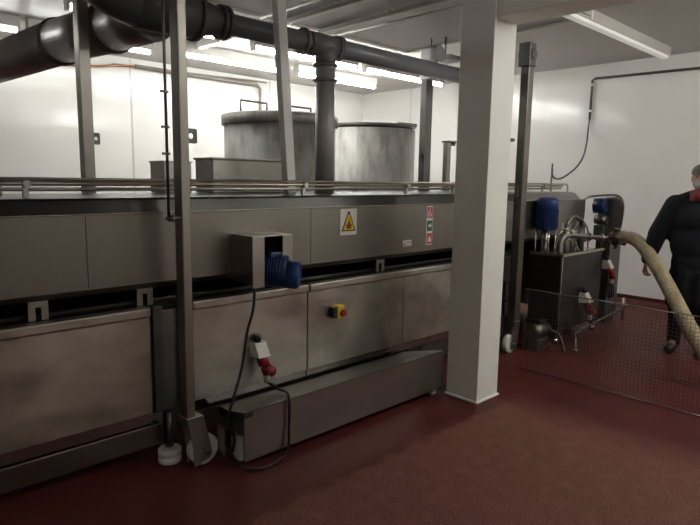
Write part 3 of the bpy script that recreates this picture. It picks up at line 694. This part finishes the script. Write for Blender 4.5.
# torso and limbs
m.ell((0, .01, 1.28), .165, .10, .20, 24).ell((0, .01, 1.05), .14, .095, .18, 24).ell((0, .015, .92), .155, .11, .12, 24)
m.cap((-.16, .01, 1.40), (.16, .01, 1.40), .062, .062)
RS, RE, RW = V((-.20, .0, 1.40)), V((-.33, .0, 1.12)), V((-.40, -.02, .83))
LS, LE, LW = V((.20, .0, 1.40)), V((.30, .0, 1.12)), V((.33, -.06, .85))
for a, b, c in ((RS, RE, RW), (LS, LE, LW)):
    m.cap(a, b, .050, .042).cap(b, c, .040, .027)
LEGS = []
for s in (-1, 1):
    h, k, f = V((s * .095, .01, .90)), V((s * .11, -.01, .49)), V((s * .115, .03, .09))
    LEGS.append((h, k, f)); m.cap(h, k, .082, .055).cap(k, f, .054, .038).cap(f, (s * .125, -.13, .045), .036, .034)
def hand(m, w, d, palm_n, side, g=1.):
    # w wrist, d direction of hand, palm_n palm normal, side = thumb direction
    d, nn, sd = V(d).normalized(), V(palm_n).normalized(), V(side).normalized()
    for q in (-.026, -.009, .009, .026):
        m.cap(w + d * .005 + sd * (q * .7 * g), w + d * .085 + sd * q * g, .017 * g, .0135 * g, 10)
    for q, ln in ((.027, .068), (.009, .078), (-.009, .072), (-.026, .056)):
        a = w + d * .088 + sd * q * g
        b = a + (d * .8 + nn * .6).normalized() * ln * .45
        c = b + (d * .2 + nn * .95).normalized() * ln * .33
        e = c + (nn - d * .4).normalized() * ln * .25
        m.cap(a, b, .0110 * g, .0100 * g, 10).cap(b, c, .0098 * g, .0090 * g, 10).cap(c, e, .0088 * g, .0076 * g, 10)
    a = w + d * .025 + sd * .03; b = a + (sd * .7 + d * .7 + nn * .3).normalized() * .045; c = b + (d * .85 + sd * .1 + nn * .55).normalized() * .038
    m.cap(a, b, .0150 * g, .0120 * g, 10).cap(b, c, .0115 * g, .0095 * g, 10)
hand(m, RW, (RW - RE) + V((0, 0, -.05)), (.9, .2, 0), (.1, -1, 0), 1.12)
hand(m, LW, (LW - LE) + V((0, 0, -.05)), (-.9, .2, 0), (-.1, -1, 0), 1.12)
for s in (-1, 1):
    m.ell((HX + s * .030, -.079, 1.668), .011, .010, .010, 10)
body = remesh(m, .0062, SKIN, 'body', PT, None, 3)
for s in (-1, 1):
    part('eye', M().ell((HX + s * .030, -.0845, 1.668), .0085, .006, .0055, 12), SIGNK, PT, local=True)
# coat
m = M()
m.ell((0, .01, 1.27), .225, .15, .20, 28).ell((0, .01, 1.05), .225, .155, .24, 28).ell((0, .015, .86), .20, .148, .20, 28).ell((0, .015, .74), .205, .15, .12, 28).cap((-.05, .015, .75), (-.06, .015, .52), .16, .165).cap((.05, .015, .75), (.06, .015, .52), .16, .165)
m.cap((-.175, .01, 1.395), (.175, .01, 1.395), .078, .078).cap((0, .02, 1.40), (0, .015, 1.48), .09, .072)
m.cap(RS, RE, .098, .088).cap(RE, RE.lerp(RW, .86), .086, .064)
m.cap((-.06, .01, 1.46), (-.20, .0, 1.40), .085, .085).cap((.06, .01, 1.46), (.20, .0, 1.40), .085, .085).cap((-.2, .02, 1.3), (-.17, .02, 1.1), .09, .08)
m.cap(LS, LE, .078, .066).cap(LE, LE.lerp(LW, .86), .086, .064).cap(LS, LE, .098, .088)
remesh(m, .012, COAT, 'coat', PT, 'dark navy long coat')
m = M()
for h, k, f in LEGS: m.cap(h + V((0, 0, -.02)), k, .098, .075).cap(k, f, .074, .062)
m.ell((0, .015, .88), .17, .12, .10, 20)
remesh(m, .012, TROU, 'trousers', PT, 'black trousers')
m = M()
for s in (-1, 1):
    m.cap((s * .115, .035, .16), (s * .115, .035, .06), .058, .055).cap((s * .115, .04, .05), (s * .13, -.14, .045), .05, .044)
remesh(m, .010, BLACK, 'boots', PT, 'black boots')
for o in list(PT.children):
    if o.name == 'boots':
        for v in o.data.vertices: v.co.z = max(v.co.z, .0)
m = M().ell((HX, .012, 1.700), .088, .108, .082, 28)
bm = m.bm
geom = bm.verts[:] + bm.edges[:] + bm.faces[:]
bmesh.ops.bisect_plane(bm, geom=geom, plane_co=(HX, 0, 1.690), plane_no=V((0, .25, -1)), clear_outer=True)
part('cap', m, CAP, PT, 'grey cap', local=True)
m = M()
for k, (z, r, ry) in enumerate(((1.445, .078, .10), (1.480, .072, .095), (1.515, .064, .092))):
    rs = []
    m.torus((HX * .5, -.012, z), (0, .18, 1), r, .027, 32, 10)
m.ell((0, -.10, 1.49), .055, .035, .05, 16)
remesh(m, .010, SCARF, 'scarf', PT, 'red neck scarf')
m = M().ell((HX, -.040, 1.605), .068, .066, .064, 24).ell((HX, -.062, 1.60), .05, .055, .055, 20)
remesh(m, .008, COVER, 'face_covering', PT, 'pale covering over the lower face')
d_ = (RW - RE).normalized()
part('cuff', M().cyl(RW - d_ * .045, RW - d_ * .015, .038, .036, 20), COAT, PT, local=True)
part('cuff', M().cyl(LW - (LW - LE).normalized() * .045, LW - (LW - LE).normalized() * .015, .038, .036, 20), COAT, PT, local=True)

# ------------------------------------------------------------------ camera
R = ((0.72125731, -0.08780011, 0.68708008), (-0.69248363, -0.11423705, 0.7123316), (0.01594721, -0.98956609, -0.14319445))
right = V([r[0] for r in R]); down = V([r[1] for r in R]); fwd = V([r[2] for r in R])
cam = bpy.data.cameras.new('camera'); co = bpy.data.objects.new('camera', cam); COL.objects.link(co)
mw = Matrix.Identity(4)
for i in range(3):
    mw[i][0] = right[i]; mw[i][1] = -down[i]; mw[i][2] = -fwd[i]
mw[0][3], mw[1][3], mw[2][3] = 0, 0, 1.6
co.matrix_world = mw
cam.sensor_width = 36; cam.lens = 583 / 700 * 36; cam.clip_start = .05; cam.clip_end = 60
sc.camera = co

w = bpy.data.worlds.new('world'); sc.world = w; w.use_nodes = True
w.node_tree.nodes['Background'].inputs[0].default_value = (.05, .05, .05, 1)
w.node_tree.nodes['Background'].inputs[1].default_value = .1
sc.view_settings.view_transform = 'Standard'; sc.view_settings.look = 'None'
sc.view_settings.gamma = 1; sc.view_settings.use_curve_mapping = False
sc.view_settings.exposure = 1.4
